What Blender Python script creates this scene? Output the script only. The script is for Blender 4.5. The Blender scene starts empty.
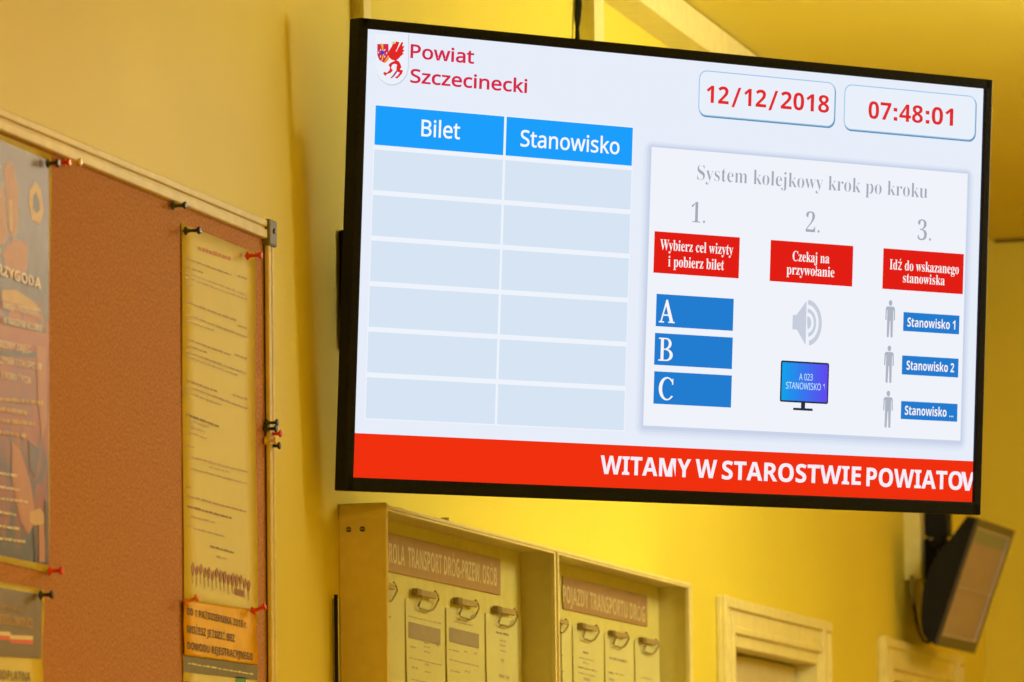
import bpy, bmesh, math, random
from mathutils import Vector, Matrix
from mathutils.geometry import tessellate_polygon
random.seed(7)
SC = bpy.context.scene
COL = SC.collection

# ---------------------------------------------------------------- camera
# World: X out of the corridor wall, Y along the corridor, Z up (metres).
F = 5300.0                                   # focal length in pixels of the 1024 px wide frame
CAM = Vector((1.3058, -4.5999, 1.68))
RIGHT = Vector((0.9698, 0.2436, -0.0129)).normalized()
FWD = Vector((-0.2409, 0.9648, 0.1053)).normalized()
UP = RIGHT.cross(FWD).normalized()
FWD = UP.cross(RIGHT).normalized()
cd = bpy.data.cameras.new('camera'); cam = bpy.data.objects.new('camera', cd); COL.objects.link(cam)
m = Matrix.Identity(4)
for i in range(3):
    m[i][0] = RIGHT[i]; m[i][1] = UP[i]; m[i][2] = -FWD[i]; m[i][3] = CAM[i]
cam.matrix_world = m
cd.sensor_width = 36.0; cd.lens = 36.0 * F / 1024.0
cd.clip_start = 0.05; cd.clip_end = 60
cd.dof.use_dof = True; cd.dof.focus_distance = 4.80; cd.dof.aperture_fstop = 18.0
SC.camera = cam

# ---------------------------------------------------------------- colour management, world
SC.view_settings.view_transform = 'Standard'
SC.view_settings.look = 'None'
SC.view_settings.gamma = 1.0
SC.view_settings.use_curve_mapping = False
SC.view_settings.exposure = 0.0
wd = bpy.data.worlds.new('world'); SC.world = wd; wd.use_nodes = True
wd.node_tree.nodes['Background'].inputs[0].default_value = (0.9, 0.7, 0.35, 1)
wd.node_tree.nodes['Background'].inputs[1].default_value = 0.0

LAMP_COL = (1.0, 0.88, 0.55)
WARM_COL = (1.0, 0.53, 0.05)
def area(name, loc, rot, sx, sy, power, col):
    l = bpy.data.lights.new(name, 'AREA'); l.shape = 'RECTANGLE'; l.size = sx; l.size_y = sy
    l.energy = power; l.color = col
    o = bpy.data.objects.new(name, l); COL.objects.link(o); o.location = loc; o.rotation_euler = rot
    return o
CEIL = 2.714
# (the added, unseen round lamp opposite the notice case gives its light from its own glowing globe, see 'added ceiling lamps')
area('added_tube_light', (1.25, -2.6, CEIL - 0.085), (0, 0, 0), 0.14, 1.1, 40, WARM_COL)  # added light that warms the near wall and case side
FAR_COL = (1.0, 0.45, 0.04)
area('added_tube_light', (1.75, 2.75, CEIL - 0.085), (0, 0, 0), 0.14, 0.6, 10, FAR_COL)  # added light that turns the far end more orange

# ---------------------------------------------------------------- where things are
def ray(x, y):
    return RIGHT * ((x - 512) / F) + UP * ((341 - y) / F) + FWD
def W(x, y, X=0.0):                          # point of the plane at distance X from the wall
    r = ray(x, y); return CAM + r * ((X - CAM.x) / r.x)
def onY(x, y, Y):
    r = ray(x, y); return CAM + r * ((Y - CAM.y) / r.y)
# television
TW, TH = 0.708, 0.708 * 9 / 16
TL = Vector((0.0575, -0.1189, 2.4527))
UX = Vector((0.6608, 0.7505, 0.0010)).normalized()
TN = Vector((0.7482, -0.6587, -0.0795)).normalized()
UY = TN.cross(UX).normalized()
TN = UX.cross(UY).normalized()
def S(x, y):                                 # photo point -> (u, v) metres on the lit screen, v down
    r = ray(x, y); t = (TL - CAM).dot(TN) / r.dot(TN); p = CAM + r * t - TL
    return p.dot(UX), -p.dot(UY)

# ---------------------------------------------------------------- materials
def lin(c):
    c = c / 255.0
    return c / 12.92 if c <= 0.04045 else ((c + 0.055) / 1.055) ** 2.4
def srgb(r, g, b): return (lin(r), lin(g), lin(b), 1)
MATS = {}
def mat(name, col, rough=0.6, spec=0.3, metal=0.0, noise=None, bump=None, coat=0.0):
    if name in MATS: return MATS[name]
    M = bpy.data.materials.new(name); M.use_nodes = True; nt = M.node_tree
    b = nt.nodes['Principled BSDF']
    b.inputs['Base Color'].default_value = (*col[:3], 1)
    b.inputs['Roughness'].default_value = rough
    b.inputs['Specular IOR Level'].default_value = spec
    b.inputs['Metallic'].default_value = metal
    b.inputs['Coat Weight'].default_value = coat
    tc = nt.nodes.new('ShaderNodeTexCoord')
    if noise is None: noise = (60, 0.06)
    n = nt.nodes.new('ShaderNodeTexNoise'); n.inputs['Scale'].default_value = noise[0]; n.inputs['Detail'].default_value = 5
    nt.links.new(tc.outputs['Object'], n.inputs['Vector'])
    r = nt.nodes.new('ShaderNodeValToRGB')
    k = noise[1]
    r.color_ramp.elements[0].position = 0.3; r.color_ramp.elements[1].position = 0.7
    r.color_ramp.elements[0].color = (*[c * (1 - k) for c in col[:3]], 1)
    r.color_ramp.elements[1].color = (*[min(1, c * (1 + k)) for c in col[:3]], 1)
    nt.links.new(n.outputs['Fac'], r.inputs['Fac']); nt.links.new(r.outputs['Color'], b.inputs['Base Color'])
    if bump:
        n2 = nt.nodes.new('ShaderNodeTexNoise'); n2.inputs['Scale'].default_value = bump[0]; n2.inputs['Detail'].default_value = 4
        bp = nt.nodes.new('ShaderNodeBump'); bp.inputs['Strength'].default_value = bump[1]; bp.inputs['Distance'].default_value = 0.002
        nt.links.new(tc.outputs['Object'], n2.inputs['Vector'])
        nt.links.new(n2.outputs['Fac'], bp.inputs['Height']); nt.links.new(bp.outputs['Normal'], b.inputs['Normal'])
    MATS[name] = M; return M
def em(r, g, b, k=1.0):
    name = 'lit_%d_%d_%d' % (r, g, b)
    if name in MATS: return MATS[name]
    M = bpy.data.materials.new(name); M.use_nodes = True; nt = M.node_tree
    nt.nodes.clear()
    e = nt.nodes.new('ShaderNodeEmission'); e.inputs[0].default_value = srgb(r, g, b); e.inputs[1].default_value = k
    o = nt.nodes.new('ShaderNodeOutputMaterial'); nt.links.new(e.outputs[0], o.inputs[0])
    MATS[name] = M; return M

M_WALL = mat('yellow_wall_paint', (0.79, 0.70, 0.095), 0.55, 0.25, noise=(3.0, 0.03), bump=(260, 0.12))
M_CEIL = mat('ceiling_paint', (0.82, 0.72, 0.14), 0.7, 0.2, noise=(2.5, 0.03), bump=(150, 0.1))
M_TRUNK = mat('white_plastic_trunking', (0.83, 0.78, 0.40), 0.4, 0.4)
M_CASE = mat('cream_case_lacquer', (0.76, 0.68, 0.34), 0.5, 0.3, noise=(80, 0.04))
M_CASEIN = mat('cream_backing', (0.80, 0.73, 0.30), 0.6, 0.2)
M_PAPER = mat('white_paper', (0.80, 0.76, 0.42), 0.7, 0.15, noise=(20, 0.02))
M_INK = mat('grey_ink', (0.40, 0.33, 0.30), 0.7, 0.2)
M_INKL = mat('pale_ink', (0.55, 0.46, 0.40), 0.7, 0.2)
M_INKP = mat('faint_ink', (0.64, 0.57, 0.50), 0.7, 0.2)
M_INKD = mat('dark_ink', (0.16, 0.12, 0.13), 0.7, 0.2)
M_REDINK = mat('faded_red_ink', (0.75, 0.38, 0.26), 0.7, 0.2)
M_FRAME = mat('cream_board_frame', (0.76, 0.68, 0.32), 0.5, 0.3)
M_CORK = mat('cork', (0.53, 0.27, 0.17), 0.9, 0.1, noise=(420, 0.28), bump=(500, 0.5))
M_DOORF = mat('white_door_casing', (0.82, 0.76, 0.40), 0.5, 0.3)
M_DOOR = mat('door_leaf_paint', (0.62, 0.56, 0.36), 0.5, 0.4)
M_BLACK = mat('black_plastic', (0.017, 0.021, 0.05), 0.5, 0.06, noise=(300, 0.2))
M_BLACKM = mat('black_matt_metal', (0.012, 0.013, 0.018), 0.5, 0.12)
M_DARKG = mat('dark_grey_plastic', (0.06, 0.052, 0.065), 0.35, 0.5)
M_STEEL = mat('dull_steel', (0.45, 0.45, 0.45), 0.35, 0.5, metal=1.0)
M_CLIPG = mat('grey_clip_plastic', (0.20, 0.20, 0.20), 0.5, 0.3)
M_DARKLINE = mat('dark_brown_seam', (0.13, 0.09, 0.03), 0.8, 0.1)
M_BANNER = mat('brown_sign_print', (0.46, 0.27, 0.18), 0.5, 0.3)
M_BLETTER = mat('tan_sign_letters', (0.78, 0.66, 0.42), 0.5, 0.3)
M_FLOOR = mat('brown_floor_tiles', (0.42, 0.30, 0.17), 0.4, 0.4, noise=(6, 0.15))

def glass_mat(name='clear_glass'):
    M = bpy.data.materials.new(name); M.use_nodes = True; nt = M.node_tree; nt.nodes.clear()
    t = nt.nodes.new('ShaderNodeBsdfTransparent'); t.inputs[0].default_value = (0.95, 0.96, 0.93, 1)
    g = nt.nodes.new('ShaderNodeBsdfGlossy'); g.inputs['Roughness'].default_value = 0.05
    mx = nt.nodes.new('ShaderNodeMixShader'); o = nt.nodes.new('ShaderNodeOutputMaterial')
    mx.inputs[0].default_value = 0.06; nt.links.new(t.outputs[0], mx.inputs[1]); nt.links.new(g.outputs[0], mx.inputs[2])
    nt.links.new(mx.outputs[0], o.inputs[0]); return M
M_GLASS = glass_mat()

# ---------------------------------------------------------------- mesh helpers
class MB:
    def __init__(s): s.bm = bmesh.new(); s.mats = []
    def mi(s, m):
        if m not in s.mats: s.mats.append(m)
        return s.mats.index(m)
    def box(s, a, b, m, bev=0.0):
        k = s.mi(m); a = Vector(a); b = Vector(b)
        g = bmesh.ops.create_cube(s.bm, size=1.0)
        c = (a + b) / 2; d = b - a
        for v in g['verts']: v.co = Vector((v.co.x * d.x, v.co.y * d.y, v.co.z * d.z)) + c
        fs = {f for v in g['verts'] for f in v.link_faces}
        for f in fs: f.material_index = k
        if bev:
            es = {e for v in g['verts'] for e in v.link_edges}
            r = bmesh.ops.bevel(s.bm, geom=list(es), offset=bev, segments=2, affect='EDGES', profile=0.5)
            for f in r['faces']: f.material_index = k
        return s
    def poly(s, pts, m):                       # flat polygon, any outline
        k = s.mi(m); vs = [s.bm.verts.new(p) for p in pts]
        for t in tessellate_polygon([[Vector(p) for p in pts]]):
            try: f = s.bm.faces.new([vs[i] for i in t]); f.material_index = k
            except ValueError: pass
        return s
    def prism(s, pts, d, m):                   # outline pts pushed along d
        k = s.mi(m); d = Vector(d); n = len(pts)
        a = [s.bm.verts.new(Vector(p)) for p in pts]; b = [s.bm.verts.new(Vector(p) + d) for p in pts]
        new = [s.bm.faces.new(a), s.bm.faces.new(list(reversed(b)))]
        for i in range(n): new.append(s.bm.faces.new([a[i], b[i], b[(i + 1) % n], a[(i + 1) % n]]))
        for f in new: f.material_index = k
        bmesh.ops.recalc_face_normals(s.bm, faces=new)
        return s
    def tube(s, pts, r, m, seg=10, smooth=True):
        k = s.mi(m); pts = [Vector(p) for p in pts]; rings = []
        rr = r if isinstance(r, (list, tuple)) else [r] * len(pts)
        ref = None
        for i, p in enumerate(pts):
            t = (pts[min(i + 1, len(pts) - 1)] - pts[max(i - 1, 0)]).normalized()
            if ref is None: ref = Vector((0, 0, 1)) if abs(t.z) < 0.9 else Vector((1, 0, 0))
            a = (ref - t * ref.dot(t)).normalized(); ref = a; b = t.cross(a)
            rings.append([s.bm.verts.new(p + (a * math.cos(q) + b * math.sin(q)) * rr[i]) for q in [2 * math.pi * j / seg for j in range(seg)]])
        new = []
        for i in range(len(rings) - 1):
            for j in range(seg):
                new.append(s.bm.faces.new([rings[i][j], rings[i][(j + 1) % seg], rings[i + 1][(j + 1) % seg], rings[i + 1][j]]))
        for f in new: f.smooth = smooth
        new.append(s.bm.faces.new(list(reversed(rings[0])))); new.append(s.bm.faces.new(rings[-1]))
        for f in new: f.material_index = k
        return s
    def add_mesh(s, me, M4, m):
        k = s.mi(m); vs = [s.bm.verts.new(M4 @ v.co) for v in me.vertices]
        for p in me.polygons:
            try: f = s.bm.faces.new([vs[i] for i in p.vertices]); f.material_index = k
            except ValueError: pass
        return s
    def build(s, name, parent=None):
        me = bpy.data.meshes.new(name); s.bm.to_mesh(me); s.bm.free()
        for m in s.mats: me.materials.append(m)
        o = bpy.data.objects.new(name, me); COL.objects.link(o)
        if parent: o.parent = parent
        return o
def tag(o, label=None, cat=None, group=None, kind=None):
    if label: o['label'] = label
    if cat: o['category'] = cat
    if group: o['group'] = group
    if kind: o['kind'] = kind
    return o
def empty(name, loc, label, cat, group=None, basis=None):
    o = bpy.data.objects.new(name, None); COL.objects.link(o); o.empty_display_size = 0.05
    if basis is not None:
        mm = basis.to_4x4(); mm.translation = loc; o.matrix_world = mm
    else: o.location = loc
    return tag(o, label, cat, group)
def rebase(o, p):                             # put a one-mesh thing's origin on the thing itself
    p = Vector(p); o.data.transform(Matrix.Translation(-p)); o.location = p; return o
def mid(o):
    b = [v.co for v in o.data.vertices]
    lo = Vector([min(c[i] for c in b) for i in range(3)]); hi = Vector([max(c[i] for c in b) for i in range(3)])
    return rebase(o, Vector(((lo.x + hi.x) / 2, (lo.y + hi.y) / 2, lo.z)))

def styled(body, style):                      # mathematical letter shapes give bold sans and serif faces
    if not style: return body
    up, lo, dg = {'sb': (0x1D5D4, 0x1D5EE, 0x1D7EC), 's': (0x1D5A0, 0x1D5BA, 0x1D7E2), 'fb': (0x1D400, 0x1D41A, 0x1D7CE)}[style]
    out = ''
    for ch in body:
        if 'A' <= ch <= 'Z': out += chr(up + ord(ch) - 65)
        elif 'a' <= ch <= 'z': out += chr(lo + ord(ch) - 97)
        elif '0' <= ch <= '9': out += chr(dg + ord(ch) - 48)
        else: out += ch
    return out
def text_mesh(body, bold=0.0, shear=0.0, space=1.0, style=None):
    body = styled(body, style)
    cu = bpy.data.curves.new('t', 'FONT'); cu.body = body; cu.offset = bold; cu.shear = shear; cu.resolution_u = 3; cu.space_character = space
    o = bpy.data.objects.new('t', cu); COL.objects.link(o)
    dg = bpy.context.evaluated_depsgraph_get(); me = bpy.data.meshes.new_from_object(o.evaluated_get(dg))
    bpy.data.objects.remove(o); bpy.data.curves.remove(cu)
    return me
CAPH = {s_: max(v.co.y for v in text_mesh('H', style=s_).vertices) for s_ in (None, 'sb', 's', 'fb')}
def put_text(mb, body, o, ex, ey, w, cap, m, bold=0.0, shear=0.0, space=1.0, style=None):
    """letters from point o, width w along ex, capital height cap along ey"""
    me = text_mesh(body, bold, shear, space, style)
    x0 = min(v.co.x for v in me.vertices); x1 = max(v.co.x for v in me.vertices)
    sx = w / (x1 - x0); sy = cap / CAPH[style]
    ex = Vector(ex); ey = Vector(ey); ez = ex.cross(ey); o = Vector(o) - ex * x0 * sx
    M4 = Matrix(((ex.x * sx, ey.x * sy, ez.x, o.x), (ex.y * sx, ey.y * sy, ez.y, o.y), (ex.z * sx, ey.z * sy, ez.z, o.z), (0, 0, 0, 1)))
    mb.add_mesh(me, M4, m); bpy.data.meshes.remove(me)

# ================================================================ SETTING
Y0, Y1, XR = -6.2, 3.672, 2.35
def st(mb, name): return tag(mb.build(name), kind='structure')
DOORS = [(1.6177, 2.310), (2.7128, 3.395)]
DT = 2.043                                   # top of the casings
CW, CT, CD = 0.062, 0.044, 0.013             # casing side width, head width, depth
wl = MB()
op = [(a + CW, b - CW) for a, b in DOORS]; oz = DT - CT
ys = [Y0] + [y for o in op for y in o] + [Y1]
for i in range(0, len(ys), 2): wl.box((-0.12, ys[i], 0), (0, ys[i + 1], CEIL), M_WALL)
for a, b in op: wl.box((-0.12, a, oz), (0, b, CEIL), M_WALL)
st(wl, 'wall_left')
st(MB().box((-0.12, Y1, 0), (XR + 0.12, Y1 + 0.12, CEIL), M_WALL), 'wall_end')
st(MB().box((XR, Y0, 0), (XR + 0.12, Y1, CEIL), M_WALL), 'wall_right')
st(MB().box((-0.12, Y0 - 0.12, 0), (XR + 0.12, Y0, CEIL), M_WALL), 'wall_back')
st(MB().box((-0.12, Y0 - 0.12, -0.1), (XR + 0.12, Y1 + 0.12, 0), M_FLOOR), 'floor')
st(MB().box((-0.12, Y0 - 0.12, CEIL), (XR + 0.12, Y1 + 0.12, CEIL + 0.1), M_CEIL), 'ceiling')
st(MB().box((0.03, Y1 - 0.003, CEIL - 0.005), (XR, Y1, CEIL), M_DARKLINE), 'trim_1')
for i, (a, b) in enumerate(DOORS):
    mb = MB()
    # casing: flat board with raised outer bead and inner bead, head likewise
    for (p, q) in ((a, a + CW), (b - CW, b)):
        mb.box((0, p, 0), (CD * 0.6, q, DT), M_DOORF, 0.002)
        mb.box((CD * 0.5, p + 0.0006, 0.001), (CD, p + 0.018, DT + 0.0006), M_DOORF, 0.002)
        mb.box((CD * 0.55, p + 0.026, 0), (CD * 0.85, p + 0.036, DT - 0.016), M_DOORF, 0.002)
        mb.box((CD * 0.5, q - 0.014, 0.001), (CD * 0.9, q - 0.0006, DT - 0.0165), M_DOORF, 0.002)
    mb.box((0, a + CW + 0.0005, DT - CT), (CD * 0.6, b - CW - 0.0005, DT - 0.0005), M_DOORF, 0.001)
    mb.box((CD * 0.5, a + 0.0185, DT - 0.014), (CD * 0.98, b - 0.0005, DT - 0.0008), M_DOORF, 0.002)
    mb.box((CD * 0.5, a + CW + 0.001, DT - CT + 0.001), (CD * 0.85, b - CW - 0.001, DT - CT + 0.010), M_DOORF, 0.002)
    # jamb lining inside the opening
    ja, jb = a + CW, b - CW
    mb.box((-0.115, ja - 0.001, 0), (0.006, ja + 0.012, oz + 0.001), M_DOORF, 0.001)
    mb.box((-0.115, jb - 0.012, 0), (0.006, jb + 0.001, oz + 0.001), M_DOORF, 0.001)
    mb.box((-0.114, ja + 0.011, oz - 0.014), (0.0055, jb - 0.011, oz + 0.0005), M_DOORF, 0.001)
    mb.box((-0.10, ja + 0.012, 0), (-0.062, ja + 0.030, oz - 0.014), M_DOORF)
    mb.box((-0.10, ja + 0.012, oz - 0.03), (-0.062, jb - 0.012, oz - 0.014), M_DOORF)
    d = st(mb, 'door_%d' % (i + 1))
    lf = MB()
    lf.box((-0.06, ja + 0.014, 0.008), (-0.024, jb - 0.014, oz - 0.016), M_DOOR, 0.003)
    for z0, z1 in ((0.15, 0.95), (1.1, 1.86)):
        lf.box((-0.026, ja + 0.10, z0), (-0.016, jb - 0.10, z1), M_DOOR, 0.006)
    lf.build('door_leaf', d)
    h = MB(); h.tube([(-0.024, jb - 0.06, 1.03), (0.02, jb - 0.06, 1.03), (0.026, jb - 0.075, 1.03), (0.026, jb - 0.16, 1.03)], 0.008, M_STEEL)
    h.build('door_handle', d)
st(MB().box((0, Y0, 0), (0.012, DOORS[0][0], 0.08), M_DOORF), 'baseboard_left')

# ================================================================ added ceiling lamps, all out of view
def diffuser_mat(name, col, k):
    M = bpy.data.materials.new(name); M.use_nodes = True
    p = M.node_tree.nodes['Principled BSDF']; p.inputs['Base Color'].default_value = (0.9, 0.85, 0.6, 1)
    p.inputs['Emission Color'].default_value = (*col, 1); p.inputs['Emission Strength'].default_value = k
    return M
t = empty('added_lamp', (1.25, -2.6, CEIL - 0.08), 'added unseen long warm ceiling tube lamp over the near end of the corridor', 'lamp')  # fixture added out of view for the near warm light
MB().box((-0.09, -0.57, 0.03), (0.09, 0.57, 0.08), M_TRUNK, 0.006).build('housing', t)
MB().box((-0.078, -0.558, 0.0), (0.078, 0.558, 0.03), diffuser_mat('warm_diffuser', WARM_COL, 3), 0.01).build('diffuser', t)
t = empty('added_lamp', (1.75, 2.75, CEIL - 0.08), 'added unseen short orange ceiling tube lamp at the far end of the corridor', 'lamp')  # fixture added out of view for the far orange light
MB().box((-0.09, -0.32, 0.03), (0.09, 0.32, 0.08), M_TRUNK, 0.006).build('housing', t)
MB().box((-0.078, -0.308, 0.0), (0.078, 0.308, 0.03), diffuser_mat('far_diffuser', FAR_COL, 1.5), 0.01).build('diffuser', t)
t = empty('added_lamp', (1.05, 1.02, CEIL - 0.45), 'added unseen round glowing globe lamp hanging from the ceiling opposite the notice case', 'lamp')  # added out of view to brighten the wall around the screen
GR_ = 0.21
mb = MB(); prof = [(2 * GR_ * (0.5 - 0.5 * math.cos(math.pi * i / 16)), GR_ * math.sin(math.pi * i / 16) + 0.001) for i in range(17)]
mb.tube([(0, 0, a) for a, _ in prof], [b for _, b in prof], diffuser_mat('globe_glass', LAMP_COL, 21), 28); mb.build('globe', t)
mb = MB(); mb.tube([(0, 0, 2 * GR_ - 0.005), (0, 0, 0.45)], 0.05, M_TRUNK, 20); mb.build('ceiling_mount', t)

# ================================================================ trunking on the wall
def duct(y0, y1, depth, z0, z1, label):
    mb = MB(); mb.box((0, y0, z0), (depth * 0.8, y1, z1), M_TRUNK)
    mb.box((depth * 0.55, y0 - 0.0006, z0), (depth, y1 + 0.0006, z1), M_TRUNK, 0.001)   # snap-on lid
    return tag(mid(mb.build('cable_trunking')), label, 'trunking')
TB = 2.674
duct(0.0384, 0.062, 0.0113, 2.26, CEIL, 'narrow upright cable trunking on the yellow wall above the upper left corner of the screen')
duct(0.9453, 0.990, 0.0185, 2.30, TB, 'upright cable trunking with a black cable beside it, above the middle of the screen')
duct(2.952, 2.985, 0.0235, 2.135, TB, 'short end of pale upright trunking left of the black wall speaker')
mb = MB(); mb.box((0, -2.0, TB), (0.030, 3.30, CEIL), M_TRUNK); mb.box((0.022, -2.0, TB), (0.0395, 3.30, CEIL - 0.0015), M_TRUNK, 0.0012)
tag(mid(mb.build('ceiling_trunking')), 'wide pale trunking running along the top of the wall under the ceiling', 'trunking')
# black cable hanging beside the trunking
pts, rr = [], []
for i in range(26):
    z = TB - 0.004 - i * 0.0125
    pts.append((0.005, 0.9200 + 0.0025 * math.sin(i * 0.9) + (0.003 if i < 3 else 0), z)); rr.append(0.0022 + 0.0009 * abs(math.sin(i * 0.8)) + (0.001 if i < 4 else 0))
mb = MB(); mb.tube(pts, rr, M_BLACKM, 8)
tag(mid(mb.build('black_cable')), 'thin uneven black cable hanging down the wall above the middle of the screen', 'cable')
mb = MB(); mb.tube([(0.005, -0.0520, 1.955 - 0.03 * i) for i in range(24)], 0.0018, M_BLACKM, 8)
mb.box((0.0, -0.0470, 1.235), (0.0060, -0.0390, 1.952), M_STEEL, 0.001)
tag(mid(mb.build('black_cable')), 'thin black cable on a grey strip going down the left side of the notice case', 'cable')

# ================================================================ TELEVISION
basis = Matrix((UX, UY, TN)).transposed()
tv_org = TL + UX * TW / 2 - UY * TH
tv = empty('television', tv_org, 'large black flat screen showing a ticket table and red banner, bracketed to the yellow wall', 'television', basis=basis)
def L(u, v, w=0.0): return Vector((u - TW / 2, TH - v, w))
BZ, BB, TT = 0.0092, 0.0122, 0.0145
mb = MB()
mb.box(L(-BZ, TH + BB, -TT), L(0, -BZ, 0.0030), M_BLACK, 0.0012)
mb.box(L(TW, TH + BB, -TT), L(TW + BZ, -BZ, 0.0030), M_BLACK, 0.0012)
mb.box(L(-BZ + 0.002, 0, -TT), L(TW + BZ - 0.002, -BZ, 0.0030), M_BLACK, 0.0012)
mb.box(L(-BZ + 0.002, TH + BB, -TT), L(TW + BZ - 0.002, TH, 0.0030), M_BLACK, 0.0012)
mb.box(L(-0.004, TH + 0.004, -TT), L(TW + 0.004, -0.004, -0.004), M_BLACK)
mb.build('casing', tv)
mb = MB()
mb.box(L(0.13, TH + 0.004, -0.048), L(TW - 0.08, 0.07, -TT + 0.001), M_BLACK, 0.008)
for i in range(14):
    mb.box(L(0.20 + i * 0.022, 0.10, -0.0495), L(0.212 + i * 0.022, 0.085, -0.047), M_BLACKM)
mb.build('rear_housing', tv)
# wall plate and swing arm (in television coordinates)
inv = tv.matrix_world.inverted() if False else (Matrix.Translation(tv_org) @ basis.to_4x4()).inverted()
def inTV(mb, name):
    o = mb.build(name, tv); o.matrix_parent_inverse = inv; return o
mb = MB()
mb.box((0, -0.010, 2.185), (0.006, 0.045, 2.285), M_BLACKM, 0.002)
mb.box((0.0, -0.014, 2.18), (0.010, 0.0, 2.288), M_BLACKM, 0.002)
inTV(mb, 'wall_plate')
mb = MB()
c = tv_org + UY * 0.22 - TN * 0.048
mb.tube([(0.012, 0.005, 2.24), (0.03, 0.16, 2.24), (0.05, 0.24, 2.24)], 0.011, M_BLACKM)
mb.tube([(0.05, 0.24, 2.24), c + Vector((-0.03, 0.02, 0)), c], 0.011, M_BLACKM)
mb.tube([(0.05, 0.24, 2.215), (0.05, 0.24, 2.265)], 0.016, M_BLACKM)
inTV(mb, 'swing_arm')

# ---- the picture on the screen
scr_m = em(231, 238, 250)
def quadM(mb, a, b, lay, m):                  # rectangle from photo corners (tl, tr, br, bl) averaged on the screen plane
    pass
def R4(tl, tr, br, bl):
    p = [S(*q) for q in (tl, tr, br, bl)]
    return (p[0][0] + p[3][0]) / 2, (p[0][1] + p[1][1]) / 2, (p[1][0] + p[2][0]) / 2, (p[2][1] + p[3][1]) / 2
def rect(mb, r, lay, m):
    u0, v0, u1, v1 = r; w = lay * 0.00018
    mb.poly([L(u0, v1, w), L(u1, v1, w), L(u1, v0, w), L(u0, v0, w)], m)
def rrect_pts(r, rad, n=6):
    u0, v0, u1, v1 = r; out = []
    for cx, cy, a0 in ((u1 - rad, v1 - rad, 0), (u0 + rad, v1 - rad, 90), (u0 + rad, v0 + rad, 180), (u1 - rad, v0 + rad, 270)):
        for i in range(n + 1):
            a = math.radians(a0 + 90 * i / n); out.append((cx + rad * math.cos(a), cy + rad * math.sin(a)))
    return out
def shape(mb, uv, lay, m): mb.poly([L(u, v, lay * 0.00018) for u, v in uv], m)
def stext(mb, body, left, right, cap, lay, m, bold=0.0, style='s', shear=0.0):
    """left/right: photo points on the baseline at both ends; cap: capital height in photo pixels"""
    a = S(*left); b = S(*right)
    c = S(left[0], left[1] - cap)
    capm = a[1] - c[1]; v = (a[1] + b[1]) / 2
    put_text(mb, body, L(a[0], v, lay * 0.00018), (1, 0, 0), (0, 1, 0), b[0] - a[0], capm, m, bold, shear, 1.0, style)
mb = MB(); mb.poly([L(0, TH), L(TW, TH), L(TW, 0), L(0, 0)], scr_m)
screen = mb.build('screen', tv); screen['label'] = 'lit white and blue queue information picture'

# emblem
mb = MB()
def Z(x, y): return S(370 + x / 11.37, 30 + y / 11.37)
def shield(dx, dy, g=0):
    p = [(62 - g, 50 - g), (432 + g, 50 - g), (430 + g, 400)]
    for i in range(1, 12):
        a = math.pi * i / 12; p.append((247 + (184 + g) * math.cos(a), 400 + (222 + g) * math.sin(a)))
    p.append((64 - g, 400)); return [Z(x + dx, y + dy) for x, y in p]
shape(mb, shield(4, 5, 4), 1, em(176, 186, 204)); shape(mb, shield(1, 1, 3), 2, em(214, 221, 235)); shape(mb, shield(-3, -3), 3, em(236, 241, 250))
RED = em(226, 40, 38); RED2 = em(214, 46, 74); YEL = em(238, 190, 60)
shape(mb, [Z(*p) for p in ((78, 160), (205, 158), (206, 262), (192, 318), (152, 372), (102, 342), (78, 290))], 4, RED2)
for a, b in (((120, 162), (150, 245)), ((150, 270), (128, 350)), ((135, 235), (140, 160))):
    (x0, y0), (x1, y1) = a, b
    shape(mb, [Z(x0 - 6, y0), Z(x0 + 6, y0), Z(x1 + 6, y1), Z(x1 - 6, y1)], 5, YEL)
for x, y in ((88, 255), (182, 262), (112, 225), (160, 300), (112, 300), (160, 225)):
    shape(mb, [Z(x - 9, y + 8), Z(x, y - 10), Z(x + 9, y - 4), Z(x + 2, y + 12)], 5, em(240, 240, 240))
    shape(mb, [Z(x - 14, y + 2), Z(x - 7, y - 10), Z(x - 2, y - 6), Z(x - 9, y + 8)], 6, em(50, 40, 60))
st5 = [Z(135 + (30 if i % 2 == 0 else 17) * math.sin(i * math.pi / 6), 258 - (30 if i % 2 == 0 else 17) * math.cos(i * math.pi / 6)) for i in range(12)]
shape(mb, st5, 7, em(60, 60, 215))
grif = [(262, 172), (275, 150), (302, 142), (332, 150), (318, 190), (300, 235), (292, 252), (302, 240), (330, 195), (352, 152), (372, 150), (360, 195), (385, 190), (366, 232), (386, 238), (360, 268), (378, 275), (345, 305),
        (322, 332), (300, 348), (326, 362), (345, 398), (352, 428), (335, 452), (370, 462), (356, 500), (332, 528), (306, 554), (284, 538), (312, 520), (334, 486), (300, 470), (300, 432), (306, 398), (280, 388),
        (256, 400), (244, 436), (264, 460), (242, 488), (202, 502), (186, 524), (162, 496), (172, 478), (200, 488), (226, 462), (234, 432), (218, 400), (236, 380), (286, 352), (252, 344), (218, 312), (208, 282), (226, 238), (246, 206)]
shape(mb, [Z(268 + (x - 275) * 1.09, 345 + (y - 350) * 1.03) for x, y in grif], 4, RED)
shape(mb, [Z(*p) for p in ((224, 548), (256, 512), (290, 464), (306, 474), (272, 522), (242, 548))], 5, em(160, 30, 80))
shape(mb, [Z(*p) for p in ((306, 196), (330, 160), (338, 162), (312, 208), (292, 250), (286, 246))], 6, em(244, 226, 226))
shape(mb, [Z(*p) for p in ((236, 150), (256, 132), (290, 136), (284, 154), (252, 160))], 5, em(214, 205, 130))
shape(mb, [Z(*p) for p in ((150, 372), (178, 316), (212, 300), (206, 338), (168, 376))], 5, em(240, 150, 40))
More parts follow.
